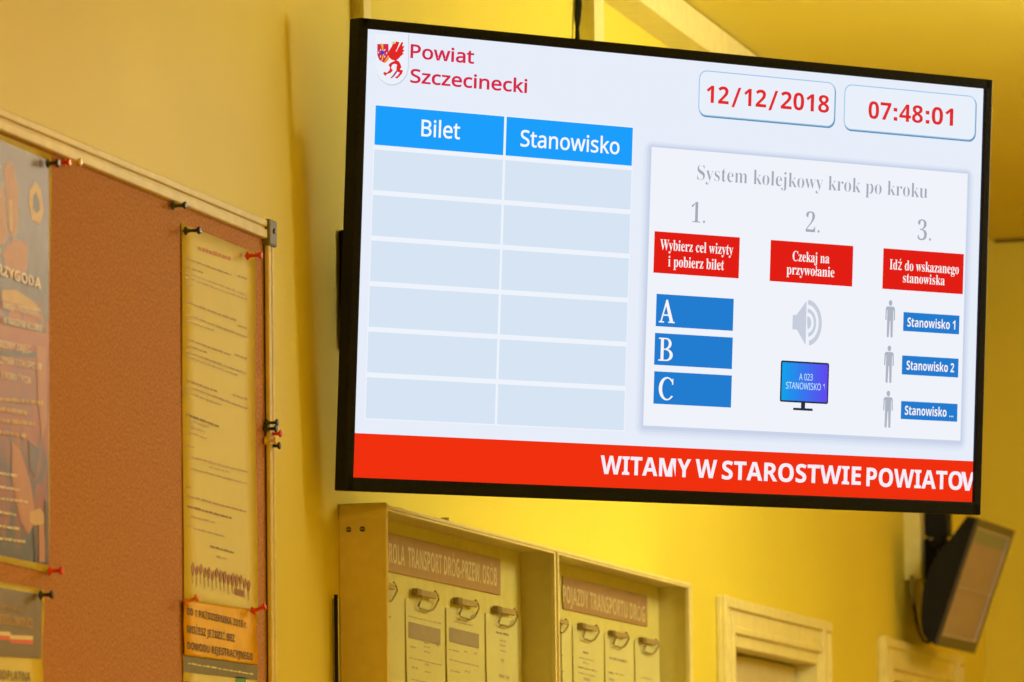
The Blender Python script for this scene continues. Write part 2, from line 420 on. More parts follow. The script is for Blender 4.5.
mb.build('county_crest', screen)['label'] = 'red griffin crest on a white shield'
# title
mb = MB(); TRED = em(214, 40, 72)
stext(mb, 'Powiat', (410.2, 58.1), (473.9, 63.0), 13.2, 1, TRED, 0.022)
stext(mb, 'Szczecinecki', (410.0, 82.2), (527.0, 92.8), 13.2, 1, TRED, 0.022)
mb.build('title_text', screen)['label'] = 'red words Powiat Szczecinecki'
# ticket table
mb = MB(); HB = em(28, 158, 252); CE = em(214, 228, 244); WH = em(248, 250, 255)
hd = R4((375.7, 105.2), (632.6, 127.8), (631.6, 165.9), (374, 144.6))
u0, v0, u1, _ = hd; v1 = hd[3]
ud = (S(504.9, 117)[0] + S(496, 424.5)[0]) / 2; vb = (S(364.2, 417.9)[1] + S(623.8, 430.5)[1]) / 2
rect(mb, (u0 - 0.001, v0 - 0.001, u1 + 0.001, vb + 0.001), 1, em(239, 244, 252))
rect(mb, (u0, v0, ud - 0.0013, v1), 2, HB); rect(mb, (ud + 0.0013, v0, u1, v1), 2, HB)
hh = (vb - v1) / 6
for i in range(6):
    a = v1 + i * hh + 0.0042; b = v1 + (i + 1) * hh - (0.0 if i == 5 else 0.0002)
    rect(mb, (u0, a, ud - 0.0013, b), 2, CE); rect(mb, (ud + 0.0013, a, u1, b), 2, CE)
stext(mb, 'Bilet', (420.9, 135.5), (459.5, 139.5), 16.2, 3, WH, 0.012)
stext(mb, 'Stanowisko', (520, 146.5), (619, 153.8), 16.0, 3, WH, 0.012)
mb.build('ticket_table', screen)['label'] = 'pale blue table headed Bilet and Stanowisko'
# date and time boxes
DR = em(226, 44, 44); BL = em(150, 196, 232)
for nm, r, body, a, b, lab in (('date_box', R4((698.9, 69.5), (835, 83), (834.2, 128), (698, 114.5)), '12/12/2018', (705.8, 102.5), (828.2, 112.8), 'rounded box reading 12/12/2018'),
                      ('time_box', R4((844.4, 84.5), (976, 95.7), (974.8, 140.7), (843.2, 129.5)), '07:48:01', (867.8, 118.3), (952.6, 126.0), 'rounded box reading 07:48:01')):
    mb = MB()
    u0, v0, u1, v1 = r
    shape(mb, rrect_pts((u0 + 0.0006, v0 + 0.0006, u1 + 0.0010, v1 + 0.0012), 0.0085), 1, em(96, 140, 176))
    shape(mb, rrect_pts(r, 0.0085), 2, BL)
    shape(mb, rrect_pts((u0 + 0.0009, v0 + 0.0009, u1 - 0.0009, v1 - 0.0009), 0.0078), 3, em(234, 240, 250))
    def base_y(x): return a[1] + (b[1] - a[1]) * (x - a[0]) / (b[0] - a[0])
    if nm == 'date_box': parts_, marks = (('12', 705.8, 728.1), ('12', 743.3, 765.6), ('2018', 780.1, 828.4)), (731.9, 768.8)
    else: parts_, marks = (('07', 867.8, 890.5), ('48', 898.7, 922.2), ('01', 931.0, 952.5)), (893.2, 925.3)
    for t_, xa, xb in parts_: stext(mb, t_, (xa, base_y(xa)), (xb, base_y(xb)), 17.3, 4, DR, 0.0, 'sb')
    for x in marks:
        if nm == 'date_box': shape(mb, [S(x - 1.0, base_y(x) + 2.5), S(x + 1.8, base_y(x) + 2.7), S(x + 9.0, base_y(x) - 16.8), S(x + 6.2, base_y(x) - 17.0)], 4, DR)
        else:
            for dy in (0, 9.2): shape(mb, [S(x, base_y(x) - dy), S(x + 3.6, base_y(x) - dy + 0.3), S(x + 3.6, base_y(x) - dy - 3.3), S(x, base_y(x) - dy - 3.6)], 4, DR)
    mb.build(nm, screen)['label'] = lab
# instruction panel
mb = MB()
pr = R4((651.2, 147.5), (966.2, 173), (961.1, 441.6), (643, 424.5))
for i, c in enumerate(((226, 233, 247), (220, 228, 244), (211, 220, 239), (202, 212, 233))):
    g = 0.009 - i * 0.0022
    shape(mb, rrect_pts((pr[0] - g, pr[1] - g * 0.6, pr[2] + g * 0.9, pr[3] + g + 0.001), g + 0.001), 1 + i * 0.5, em(*c))
rect(mb, pr, 3, em(240, 243, 250))
GR = em(166, 170, 182); RB = em(226, 30, 20); BLU = em(34, 124, 208); WT = em(250, 246, 246)
stext(mb, 'System kolejkowy krok po kroku', (696.6, 180.2), (926.9, 197.6), 14.8, 4, GR, -0.012, 'fb')
for t, a, b, x0 in (('1.', (690.6, 222.3), (704.5, 223.4), 0), ('2.', (805.2, 232), (819, 233), 0), ('3.', (916.9, 240), (930.4, 241), 0)):
    stext(mb, t, a, b, 20.0, 4, GR, -0.012, 'fb')
boxes = [R4((653.9, 231.1), (739.4, 237.5), (738.2, 278.7), (653.1, 272.4)), R4((770.1, 240.1), (852.6, 245.8), (851.9, 287), (769.4, 280.6)), R4((883, 248), (963.2, 254.4), (962.5, 294.5), (881.9, 288.5))]
for r in boxes: rect(mb, r, 4, RB)
for t, a, b, c in (('Wybierz cel wizyty', (659.5, 249.5), (732.5, 255.0), 10.5), ('i pobierz bilet', (667.5, 266.3), (723.3, 270.2), 10.5),
                ('Czekaj na', (792, 260.8), (828.6, 263.5), 10), ('przywołanie', (786, 273.6), (833.6, 277.6), 10),
                ('Idź do wskazanego', (889.0, 269.3), (958.2, 274.0), 10), ('stanowiska', (902.3, 282.3), (944, 285.3), 9.6)):
    stext(mb, t, a, b, c, 5, WT, 0.0, 'fb')
bars = [R4((656, 294), (733.4, 298.6), (732.3, 331), (655.3, 326)), R4((654.5, 332.9), (732.3, 337.5), (731.5, 369.2), (653.7, 364.6)), R4((653.7, 371.1), (731.5, 375.6), (730.4, 407.7), (653, 403.5))]
# serif capitals drawn as outlines in a 10 x 14 cell
def ring(cx, cy, rx, ry, a0, a1, n=14): return [(cx + rx * math.cos(math.radians(a0 + (a1 - a0) * i / n)), cy + ry * math.sin(math.radians(a0 + (a1 - a0) * i / n))) for i in range(n + 1)]
def bandp(o, i): return o + list(reversed(i))
GL = {
 'A': [[(4.6, 14), (5.6, 14), (9.6, 0.8), (7.3, 0.8), (4.3, 11.2)], [(4.6, 14), (5.2, 12.4), (1.9, 0.8), (1.0, 0.8)], [(2.3, 4.2), (7.2, 4.2), (7.0, 5.1), (2.6, 5.1)], [(0, 0), (3.4, 0), (3.4, 0.8), (0, 0.8)], [(6.2, 0), (10.6, 0), (10.6, 0.8), (6.2, 0.8)]],
 'B': [[(1.4, 0), (3.4, 0), (3.4, 14), (1.4, 14)], [(0, 0), (5, 0), (5, 0.8), (0, 0.8)], [(0, 13.2), (5, 13.2), (5, 14), (0, 14)], bandp(ring(5, 10.6, 3.6, 3.4, 90, -90), ring(5, 10.6, 1.7, 2.6, 90, -90)), bandp(ring(5, 3.7, 4.6, 3.7, 90, -90), ring(5, 3.7, 2.5, 2.9, 90, -90)), [(3, 6.7), (5.2, 6.7), (5.2, 7.5), (3, 7.5)]],
 'C': [bandp(ring(5.6, 7, 5.4, 7.1, 38, 322, 22), ring(6.0, 7, 3.5, 6.2, 42, 318, 22)), [(9.0, 9.6), (9.8, 9.6), (9.8, 13.4), (9.0, 12.6)]]}
for ch, r, (px, py) in zip('ABC', bars, ((658.3, 322.3), (657.7, 360.6), (657.5, 399.8))):
    rect(mb, r, 4, BLU); a = S(px, py); k = 0.00152
    for pl in GL[ch]: shape(mb, [(a[0] + x * k * 1.12, a[1] - y * k) for x, y in pl], 5, WT)
# loudspeaker sign
SP = em(200, 206, 220)
def Q(x, y): return S(770 + x / 5.243, 290 + y / 5.246)
shape(mb, [Q(*p) for p in ((117, 130), (135, 132), (190, 57), (184, 290), (138, 208), (115, 206))], 4, SP)
for r0, r1 in ((0, 24), (38, 52), (66, 84)):
    o = [(192 + r1 * 0.92 * math.sin(math.radians(a)), 172 - r1 * 1.44 * math.cos(math.radians(a))) for a in range(4, 180, 8)]
    i_ = [(192 + r0 * 0.92 * math.sin(math.radians(a)), 172 - r0 * 1.44 * math.cos(math.radians(a))) for a in range(4, 180, 8)] if r0 else [(192, 172)]
    shape(mb, [Q(*p) for p in bandp(o, i_)], 4, SP)
# monitor sign
mr = R4((780.2, 360.2), (828.7, 363.2), (827.6, 404.6), (779.6, 401.2))
DK = em(40, 44, 62)
shape(mb, rrect_pts(mr, 0.002), 4, DK)
g = 0.0016; n = 12
for i in range(n):
    t = i / (n - 1); a = mr[0] + g + (mr[2] - mr[0] - 2 * g) * i / n; b = mr[0] + g + (mr[2] - mr[0] - 2 * g) * (i + 1) / n
    rect(mb, (a, mr[1] + g, b, mr[3] - g), 5, em(int(22 + 74 * t), int(160 - 84 * t), int(236 + 4 * t)))
um = (mr[0] + mr[2]) / 2 - 0.001
rect(mb, (um - 0.0024, mr[3], um + 0.0024, mr[3] + 0.005), 4, DK); rect(mb, (um - 0.0115, mr[3] + 0.005, um + 0.0115, mr[3] + 0.0072), 4, DK)
stext(mb, 'A 023', (798.3, 379.8), (812.0, 380.6), 6.4, 6, em(190, 225, 250), 0.01)
stext(mb, 'STANOWISKO 1', (785.2, 388.2), (823.8, 390.8), 6.6, 6, em(190, 225, 250), 0.01)
# people signs
for (cx, y0, y1) in ((890.2, 300, 337.3), (889.0, 345.4, 382.8), (888.0, 390.6, 427.6)):
    uc, va = S(cx, y0); vv = S(cx - 0.8, y1)[1]; H = vv - va; PG = em(176, 181, 194)
    def P(x, y): return (uc + x * H, va + y * H)
    shape(mb, [P(0.062 * math.cos(a * math.pi / 7), 0.08 + 0.078 * math.sin(a * math.pi / 7)) for a in range(14)], 4, PG)
    for s in (-1, 1):
        shape(mb, [P(0, 0.175), P(s * 0.11, 0.175), P(s * 0.155, 0.22), P(s * 0.165, 0.53), P(s * 0.125, 0.55), P(s * 0.118, 0.27), P(s * 0.10, 0.27), P(s * 0.10, 0.98), P(s * 0.085, 1.0), P(s * 0.03, 1.0), P(s * 0.012, 0.56), P(0, 0.56)], 4, PG)
for r, t, a, b in ((R4((903.3, 312), (959.1, 315.7), (958.5, 334.6), (902.4, 330.7)), 'Stanowisko 1', (906.7, 326.5), (954.6, 329.6)),
                   (R4((901.8, 355.3), (958.3, 358.8), (957.5, 377.7), (901.2, 374.2)), 'Stanowisko 2', (905.9, 369.5), (953.4, 372.5)),
                   (R4((900.8, 400.9), (957.3, 404), (956.4, 422), (900.2, 418.7)), 'Stanowisko ...', (904.2, 414.4), (952.6, 417.4))):
    rect(mb, r, 4, BLU); stext(mb, t, a, b, 9.0, 5, WT, 0.0, 'sb')
mb.build('instruction_panel', screen)['label'] = 'white panel headed System kolejkowy krok po kroku with three numbered steps'
# banner
mb = MB()
vt = (S(352.5, 433.5)[1] + S(973.3, 460.7)[1]) / 2
rect(mb, (0, vt, TW, TH), 1, em(240, 48, 14))
mt = MB(); WB = em(246, 238, 246)
for t, a, b in (('WITAMY', (600.0, 473.8), (690.5, 477.2)), ('W', (695, 477.4), (716.5, 478.2)), ('STAROSTWIE', (721.5, 478.6), (860.5, 485.2)), ('POWIATO', (866.0, 485.6), (962.0, 490.2)), ('W', (960.6, 490.1), (984, 491.3))):
    stext(mt, t, a, b, 18.2, 2, WB, 0.006, 'sb')
geom = list(mt.bm.verts) + list(mt.bm.edges) + list(mt.bm.faces)
bmesh.ops.bisect_plane(mt.bm, geom=geom, plane_co=(TW / 2 - 0.0002, 0, 0), plane_no=(1, 0, 0), clear_outer=True)
tmp = bpy.data.meshes.new('t'); mt.bm.to_mesh(tmp); mt.bm.free(); mb.add_mesh(tmp, Matrix.Identity(4), WB); bpy.data.meshes.remove(tmp)
mb.build('news_banner', screen)['label'] = 'red strip reading WITAMY W STAROSTWIE POWIATOW'

# ================================================================ CORK BOARD
XB = 0.007                                    # cork face
XF = 0.012                                    # frame face
YR = W(275.0, 350, XF).y; ZT = W(100, 149.2, XF).z
YL, ZB = -1.75, 1.35; FWD_ = 0.0165
cb = empty('cork_board', (0.0, (YL + YR) / 2, ZB), 'large brown cork noticeboard in a cream frame, left of the screen', 'noticeboard')
off = Vector((0, (YL + YR) / 2, ZB))
def at_board(mb, name, par=None):
    mb.bm.transform(Matrix.Translation(-off)); return mb.build(name, par or cb)
mb = MB(); mb.box((0, YL + 0.01, ZB + 0.01), (XB, YR - 0.01, ZT - 0.01), M_CORK); at_board(mb, 'cork_panel')
def rail(y0, y1, z0, z1, horiz):
    mb = MB(); mb.box((0, y0, z0), (XF * 0.8, y1, z1), M_FRAME, 0.001)
    if horiz:
        h = (z1 - z0)
        mb.box((XF * 0.5, y0, z0), (XF, y1, z0 + h * 0.5), M_FRAME, 0.0012); mb.box((XF * 0.5, y0, z0 + h * 0.62), (XF, y1, z1), M_FRAME, 0.0012)
    else:
        h = (y1 - y0)
        mb.box((XF * 0.5, y0, z0), (XF, y0 + h * 0.5, z1), M_FRAME, 0.0012); mb.box((XF * 0.5, y0 + h * 0.62, z0), (XF, y1, z1), M_FRAME, 0.0012)
    at_board(mb, 'frame_rail')
rail(YL, YR, ZT - FWD_, ZT, True); rail(YL, YR, ZB, ZB + FWD_, True)
rail(YR - FWD_, YR, ZB + FWD_, ZT - FWD_, False); rail(YL, YL + FWD_, ZB + FWD_, ZT - FWD_, False)
mb = MB(); mb.box((0.002, YR - 0.020, ZT - 0.022), (XF + 0.0025, YR + 0.002, ZT + 0.001), M_CLIPG, 0.002)
mb.tube([(XF, YR - 0.009, ZT - 0.009), (XF + 0.004, YR - 0.009, ZT - 0.009)], 0.0024, M_DARKG)
at_board(mb, 'corner_clip')['label'] = 'grey metal corner clip'

# papers: Pp(px,py) = photo point on the cork plane
def Pp(x, y, d=0.0): return W(x, y, XB + d)
def sheet(name, pts, m, label, cat, bulge=0.0004, base=0.0006, nx=6, nz=20, group=None):
    """pts tl, tr, br, bl photo corners; slightly wavy sheet with its own thickness"""
    mb = MB(); k = mb.mi(m); tl, tr, br, bl = [Pp(*p, base + 0.0004) for p in pts]
    grid = []
    for s_ in (0, 1):
        g_ = []
        for j in range(nz + 1):
            row = []
            for i in range(nx + 1):
                a = i / nx; b = j / nz
                p = (tl * (1 - a) + tr * a) * (1 - b) + (bl * (1 - a) + br * a) * b
                x = XB + base + bulge * (0.5 + 0.5 * math.sin(b * 9 + a * 2)) * (0.25 + abs(2 * a - 1)) * (1 - 0.7 * (b < 0.05))
                row.append(mb.bm.verts.new((x + (0.00025 if s_ else 0), p.y + 0.0022 * math.sin(b * 8 + 1) * a, p.z)))
            g_.append(row)
        grid.append(g_)
    for s_, g_ in enumerate(grid):
        for j in range(nz):
            for i in range(nx):
                q = [g_[j][i], g_[j + 1][i], g_[j + 1][i + 1], g_[j][i + 1]]
                f = mb.bm.faces.new(q if s_ else q[::-1]); f.smooth = True
    A, B = grid
    for j in range(nz):
        for i in (0, nx): mb.bm.faces.new([A[j][i], A[j + 1][i], B[j + 1][i], B[j][i]])
    for i in range(nx):
        for j in (0, nz): mb.bm.faces.new([A[j][i], A[j][i + 1], B[j][i + 1], B[j][i]])
    o = mb.build(name); o.data.materials.clear(); o.data.materials.append(m)
    o = mid(o); tag(o, label, cat, group); return o
def add_print(o, mb, name, label=None):
    mb.bm.transform(Matrix.Translation(-o.location)); c_ = mb.build(name, o)
    if label: c_['label'] = label
    return c_
PE = 0.0016                                   # print stands this far off the cork (top of the waves)
def line_bars(mb, a, b, h, m, d=PE, fill=0.82, plane=None):
    """a run of word-like strokes from photo point a to b, height h px"""
    plane = plane or Pp
    x = a[0]
    while x < b[0] - 0.8:
        w = random.uniform(2.0, 7.0); x1 = min(b[0], x + w)
        def yy(t): return a[1] + (b[1] - a[1]) * (t - a[0]) / (b[0] - a[0])
        hh_ = h * random.uniform(0.7, 1.0)
        mb.poly([plane(x, yy(x), d), plane(x1, yy(x1), d), plane(x1, yy(x1) - hh_, d), plane(x, yy(x) - hh_, d)], m)
        x = x1 + random.uniform(0.5, 1.2)
def ptext(mb, body, a, b, cap, m, d=PE, bold=0.0, plane=None, style='sb'):
    plane = plane or Pp
    p, q = plane(*a, d), plane(*b, d); c = plane(a[0], a[1] - cap, d)
    ex = (q - p); w = ex.length; ex.normalize()
    put_text(mb, body, p, ex, (0, 0, 1), w, c.z - p.z, m, bold if style is None else 0.0, 0.0, 1.0, style)

# long price list
SLP = 0.40
pl = sheet('printed_list', ((181.5, 223), (254.5, 252.5), (257.5, 626), (184, 604)), M_PAPER, 'long narrow white printed list with red heading, pinned at the right of the cork board', 'paper')
mb = MB()
def ln(x0, y0, x1, h=1.6, m=M_INKL, sl=None):
    sl = sl if sl is not None else 0.345
    line_bars(mb, (x0, y0), (x1, y0 + (x1 - x0) * sl), h, m)
ln(198, 249.5, 231, 4.2, M_REDINK)
rows = [(186, 259, 231, M_INK), (238, 276.5, 247, M_INK), (184.5, 267, 203, M_INK), (185, 273, 246, M_INKL), (185, 277.5, 247, M_INKL), (186, 284, 193, M_INKL),
        (186, 302.5, 237, M_INK), (185.5, 315, 248, M_INKL), (186, 321, 214, M_INKL), (238, 326, 247, M_INK),
        (188, 340, 231, M_INK), (235, 355, 248, M_INK), (187, 346, 207, M_INK), (186, 352, 248, M_INKL), (187, 357, 238, M_INKL),
        (187, 381, 218, M_INK), (233, 395, 248, M_INK), (186, 386.5, 248, M_INKL), (186, 392.5, 222, M_INKL),
        (186, 415, 219, M_INKD), (190, 421, 209, M_INKL), (190, 427, 206, M_INKL), (190, 433, 207, M_INKL), (186, 446, 194, M_INK),
        (188.5, 457, 248, M_INKL), (209, 467.5, 230, M_INKL), (190, 469, 247, M_INKL), (186, 487, 192, M_INK), (187, 496.5, 247, M_INK),
        (187, 507, 233, M_INKD), (191, 517, 215, M_INKL), (187, 527, 225, M_INKL), (210, 547, 234, M_INKD), (217, 557, 227, M_INKL)]
for x0, y0, x1, mm_ in rows: ln(x0, y0, x1, 1.9 if mm_ != M_INKD else 2.3, M_INK if mm_ == M_INKD else M_INKL if mm_ == M_INK else M_INKP, 0.37 if y0 < 440 else 0.27)
# little figures in a row
M_FIG = mat('violet_brown_print', (0.40, 0.20, 0.19), 0.7, 0.2)
for i, x in enumerate(range(192, 251, 4)):
    y = 566 + (x - 192) * 0.26 + random.uniform(-2, 2); h = random.uniform(5, 11)
    mb.poly([Pp(x, y + h, PE), Pp(x + 1.6, y + h + 0.5, PE), Pp(x + 2.8, y + 2, PE), Pp(x + 1.4, y - 3, PE), Pp(x - 0.6, y + 1, PE)], M_FIG)
    mb.poly([Pp(x + 0.4, y + 18, PE), Pp(x + 1.2, y + 18.2, PE), Pp(x + 1.2, y + h, PE), Pp(x + 0.4, y + h, PE)], M_INKL)
mb.poly([Pp(235, 588, PE), Pp(244, 591, PE), Pp(244, 597, PE), Pp(235, 594, PE)], M_FIG)
add_print(pl, mb, 'print')
# yellow notice over it, with the notice below
M_YEL = mat('deep_yellow_card', (0.86, 0.52, 0.03), 0.5, 0.3)
M_GREYC = mat('grey_green_print', (0.20, 0.19, 0.15), 0.6, 0.3)
M_GREEN = mat('green_print', (0.10, 0.34, 0.16), 0.6, 0.3)
nt_ = sheet('lower_notice', ((183, 654), (257, 671), (259, 735), (184, 722)), M_PAPER, 'white notice with a grey-green heading band below the yellow notice', 'paper', base=0.0006)
mb = MB()
mb.poly([Pp(184, 672, PE), Pp(257.5, 680, PE), Pp(257.5, 666, PE), Pp(184, 652, PE)], M_GREYC)
line_bars(mb, (188, 664), (253, 675), 1.8, M_PAPER, PE + 0.0003)
mb.poly([Pp(236, 700, PE), Pp(246, 702, PE), Pp(246, 677.5, PE), Pp(236, 676.5, PE)], M_GREEN)
mb.poly([Pp(184, 700, PE), Pp(236, 705, PE), Pp(236, 688, PE), Pp(184, 681, PE)], M_GREYC)
add_print(nt_, mb, 'print')
yn = sheet('yellow_notice', ((183.5, 599), (256, 610), (257.5, 665), (184.5, 655)), M_YEL, 'deep yellow notice with black capitals pinned over the end of the long list', 'notice', base=0.0022)
mb = MB()
for t, a, b, c in (('OD 1 PAŹDZIERNIKA 2018 r.', (186.8, 614.5), (247, 628), 7.2), ('MOŻESZ JEŹDZIĆ BEZ', (187.5, 632.5), (235, 642), 7.6), ('DOWODU REJESTRACYJNEGO', (187.5, 649.0), (253, 660.5), 7.6)):
    ptext(mb, t, a, b, c, M_INKD, 0.0033, 0.018)
add_print(yn, mb, 'print')

# poster at the left edge
def poster_mat():
    M = bpy.data.materials.new('sports_poster_print'); M.use_nodes = True; nt = M.node_tree; b = nt.nodes['Principled BSDF']
    tc = nt.nodes.new('ShaderNodeTexCoord'); sp = nt.nodes.new('ShaderNodeSeparateXYZ'); nt.links.new(tc.outputs['Generated'], sp.inputs[0])
    n = nt.nodes.new('ShaderNodeTexNoise'); n.inputs['Scale'].default_value = 7.0; n.inputs['Detail'].default_value = 2; n.inputs['Distortion'].default_value = 0.6
    mp = nt.nodes.new('ShaderNodeMapping'); mp.inputs['Scale'].default_value = (1, 1.6, 1.0); nt.links.new(tc.outputs['Generated'], mp.inputs[0]); nt.links.new(mp.outputs[0], n.inputs['Vector'])
    ad = nt.nodes.new('ShaderNodeMath'); ad.operation = 'MULTIPLY_ADD'; ad.inputs[1].default_value = 0.34; nt.links.new(n.outputs['Fac'], ad.inputs[0]); nt.links.new(sp.outputs['Z'], ad.inputs[2])
    r = nt.nodes.new('ShaderNodeValToRGB'); nt.links.new(ad.outputs[0], r.inputs[0]); cr = r.color_ramp
    st_ = [(0.0, (0.05, 0.06, 0.12)), (0.22, (0.06, 0.07, 0.14)), (0.30, (0.34, 0.08, 0.05)), (0.38, (0.11, 0.10, 0.30)), (0.47, (0.42, 0.12, 0.07)), (0.56, (0.30, 0.13, 0.20)), (0.66, (0.42, 0.12, 0.10)), (0.77, (0.46, 0.16, 0.08)), (0.80, (0.18, 0.17, 0.50)), (1.0, (0.27, 0.27, 0.95))]  # print colours; blue at the top end also carries the bluish gloss sheen
    while len(cr.elements) < len(st_): cr.elements.new(0.5)
    for e, (p, c) in zip(cr.elements, st_): e.position = p; e.color = (*c, 1)
    nt.links.new(r.outputs[0], b.inputs['Base Color']); b.inputs['Roughness'].default_value = 0.5; b.inputs['Specular IOR Level'].default_value = 0.4
    return M
ps = sheet('poster', ((-62, 108.5), (50.5, 155), (48.5, 573), (-62, 547)), M_PAPER, 'colourful purple and orange sports poster with yellow writing, cut off by the left edge', 'poster')
mb = MB(); PM = poster_mat()
pn = 12
for i in range(pn):
    xa = -60 + 109 * i / pn; xb = -60 + 109 * (i + 1) / pn
    def yt(x): return 140 + 0.42 * x
    def ybm(x): return 555.0 + 0.21 * x
    mb.poly([Pp(xa, ybm(xa), 0.0014), Pp(xb, ybm(xb), 0.0014), Pp(xb, yt(xb), 0.0014), Pp(xa, yt(xa), 0.0014)], PM)
M_PO = mat('poster_orange', (0.50, 0.22, 0.13), 0.5, 0.35); M_PY = mat('poster_yellow', (0.62, 0.42, 0.16), 0.5, 0.35); M_PV = mat('poster_violet', (0.15, 0.13, 0.35), 0.5, 0.35); M_PD = mat('poster_dark', (0.07, 0.05, 0.05), 0.5, 0.35)
LAY = [0]
def pp(pts, m, d=0.0030): LAY[0] += 1; dd_ = 0.0015 + LAY[0] * 0.00002; mb.poly([Pp(x, y, dd_) for x, y in pts], m)
pp([(4, 168), (9, 160), (13, 166), (18, 190), (18, 222), (14, 240), (9, 230), (7, 205)], M_PO)
pp([(-2, 185), (3, 188), (6, 215), (8, 236), (4, 246), (-2, 240)], M_PO)
pp([(2, 252), (12, 240), (22, 240), (28, 246), (27, 268), (18, 280), (8, 275)], M_PO)
pp([(9, 200), (12, 200), (13, 232), (10, 230)], M_PY, 0.0033)
pp([(30, 190), (35, 182), (41, 190), (44, 210), (40, 225), (32, 220), (29, 205)], M_PY)
pp([(33, 196), (36, 192), (39, 200), (40, 210), (36, 214), (33, 208)], M_PV, 0.0033)
pp([(2, 290), (16, 290), (34, 302), (42, 312), (20, 306), (2, 300)], M_PY)
pp([(2, 300), (18, 304), (42, 314), (44, 322), (20, 312), (2, 308)], M_PO, 0.0033)
pp([(4, 318), (46, 328), (46, 333), (2, 324)], M_PV)
pp([(0, 350), (44, 352), (46, 358), (0, 356)], M_PV)
pp([(36, 345), (46, 348), (47, 420), (42, 440), (38, 400)], M_PO)
pp([(12, 442), (20, 450), (30, 480), (36, 520), (28, 535), (20, 520), (12, 480)], M_PO)
pp([(28, 440), (40, 450), (36, 478), (30, 470)], M_PV)
pp([(30, 512), (40, 508), (44, 514), (44, 524), (36, 526), (30, 522)], M_PY, 0.0033)
pp([(33, 528), (38, 524), (37, 540), (38, 562), (35, 561)], M_PD, 0.0034)
pp([(39, 526), (44, 524), (46, 562), (39, 562)], M_PO, 0.0034)
pp([(45, 500), (48, 502), (48, 564), (45, 563)], M_PD, 0.0034)
M_PTX = mat('poster_yellow_letters', (0.72, 0.55, 0.22), 0.4, 0.4); M_PW = mat('poster_white_letters', (0.80, 0.78, 0.66), 0.4, 0.4)
for t, a, b, c in (('PRZYGODA', (-8, 272), (41, 289), 10.5), ('SWOJĄ PRZYGODĘ', (3, 308), (39, 316), 6.2), ('W NASZYM KLUBIE', (3, 323), (42, 332), 6.6), ('DZINY ZAJĘĆ:', (0, 347), (32, 353), 7),
                   ('CZYNEK I CHŁOPCÓW', (-1, 363), (42, 370), 7), ('I ROKU ŻYCIA', (2, 378), (31, 384), 7)):
    ptext(mb, t, a, b, c, M_PTX, 0.0024, 0.006)
for y, x1 in ((398, 43), (408, 27), (419, 35), (431, 27)): line_bars(mb, (-6, y + 2), (x1, y + 7), 4.2, M_PY, 0.0024)
for y, x1 in ((471, 17), (485, 20), (497, 28), (510, 16), (524, 19), (537, 26)): line_bars(mb, (-6, y + 2), (x1, y + 6), 2.6, M_PW, 0.0024)
add_print(ps, mb, 'poster_print')
# leaflet below the poster
lf = sheet('leaflet', ((-60, 570), (43.5, 589.5), (43, 740), (-60, 725)), M_PAPER, 'white leaflet with a dark heading and red and white bars, pinned below the poster', 'leaflet')
mb = MB(); M_BRN = mat('dark_heading_print', (0.16, 0.12, 0.11), 0.4, 0.5); M_RED = mat('red_print', (0.75, 0.10, 0.05), 0.5, 0.4)
pp([(-58, 653), (41.5, 658.5), (42, 595), (-58, 577)], M_BRN)
ptext(mb, 'WIEDLIWOŚCI', (-3, 623), (32.5, 628), 9.5, M_PY, 0.0024)
line_bars(mb, (-4, 607), (24, 613), 5, M_INK, 0.0024)
pp([(-20, 634), (10.5, 636), (10.5, 632), (-20, 630)], M_PW, 0.0034); pp([(-20, 638), (10.5, 640), (10.5, 636), (-20, 634)], M_RED, 0.0034)
pp([(10.5, 639), (33, 640), (33, 636), (10.5, 635)], M_PW, 0.0034); pp([(10.5, 643), (33, 644), (33, 640), (10.5, 639)], M_RED, 0.0034)
ptext(mb, 'NIEODPŁATNA', (-14, 678), (31, 681.5), 9.5, M_BRN, 0.0024)
add_print(lf, mb, 'print')

# pins
PINC = {'black': (0.02, 0.03, 0.04), 'green': (0.03, 0.07, 0.05), 'red': (0.75, 0.04, 0.02), 'orange': (0.8, 0.28, 0.04), 'yellow': (0.85, 0.62, 0.12), 'white': (0.8, 0.78, 0.65)}
def pin(px, py, col, length, label, d=0.0, tilt=0.0, back=0):
    mm_ = mat(col + '_pin_plastic', PINC[col], 0.3, 0.5)
    mb = MB(); l = length; r = 0.0036
    prof = [(0.0, 0.0006), (0.12, 0.0006), (0.125, r * 0.95), (0.22, r), (0.27, r * 0.5), (0.5, r * 0.36), (0.8, r * 0.45), (0.84, r * 0.85), (0.97, r * 0.9), (1.0, r * 0.6)]
    mb.tube([(t * l, 0, t * l * tilt) for t, _ in prof], [q for _, q in prof], mm_, 12)
    o = mb.build('push_pin'); o.location = Pp(px, py, d); 
    return tag(o, label, 'push pin', 'push pins on the cork board')
PD = 0.0028
pin(45.5, 163.5, 'black', 0.011, 'black push pin at the upper right corner of the sports poster', PD)
pin(54, 163, 'red', 0.013, 'thin red push pin beside the upper corner of the sports poster')
pin(63, 163, 'yellow', 0.015, 'clear yellowish push pin right of the thin red pin near the poster')
pin(170, 206, 'green', 0.014, 'dark green push pin in bare cork above the long printed list')
pin(182.5, 231, 'black', 0.0155, 'black push pin at the upper left corner of the long printed list', PD)
pin(244.5, 256, 'red', 0.0155, 'bright red push pin at the upper right corner of the long printed list', PD)
pin(47, 571, 'red', 0.0125, 'red push pin at the lower right corner of the sports poster', PD)
pin(38, 595, 'black', 0.0120, 'blue-black push pin at the upper right corner of the leaflet', PD)
pin(183.5, 603, 'orange', 0.0125, 'orange push pin at the left corner of the yellow notice', 0.005, 0.35)
pin(250.5, 612, 'red', 0.0135, 'red push pin at the right corner of the yellow notice', 0.005, 0.35)
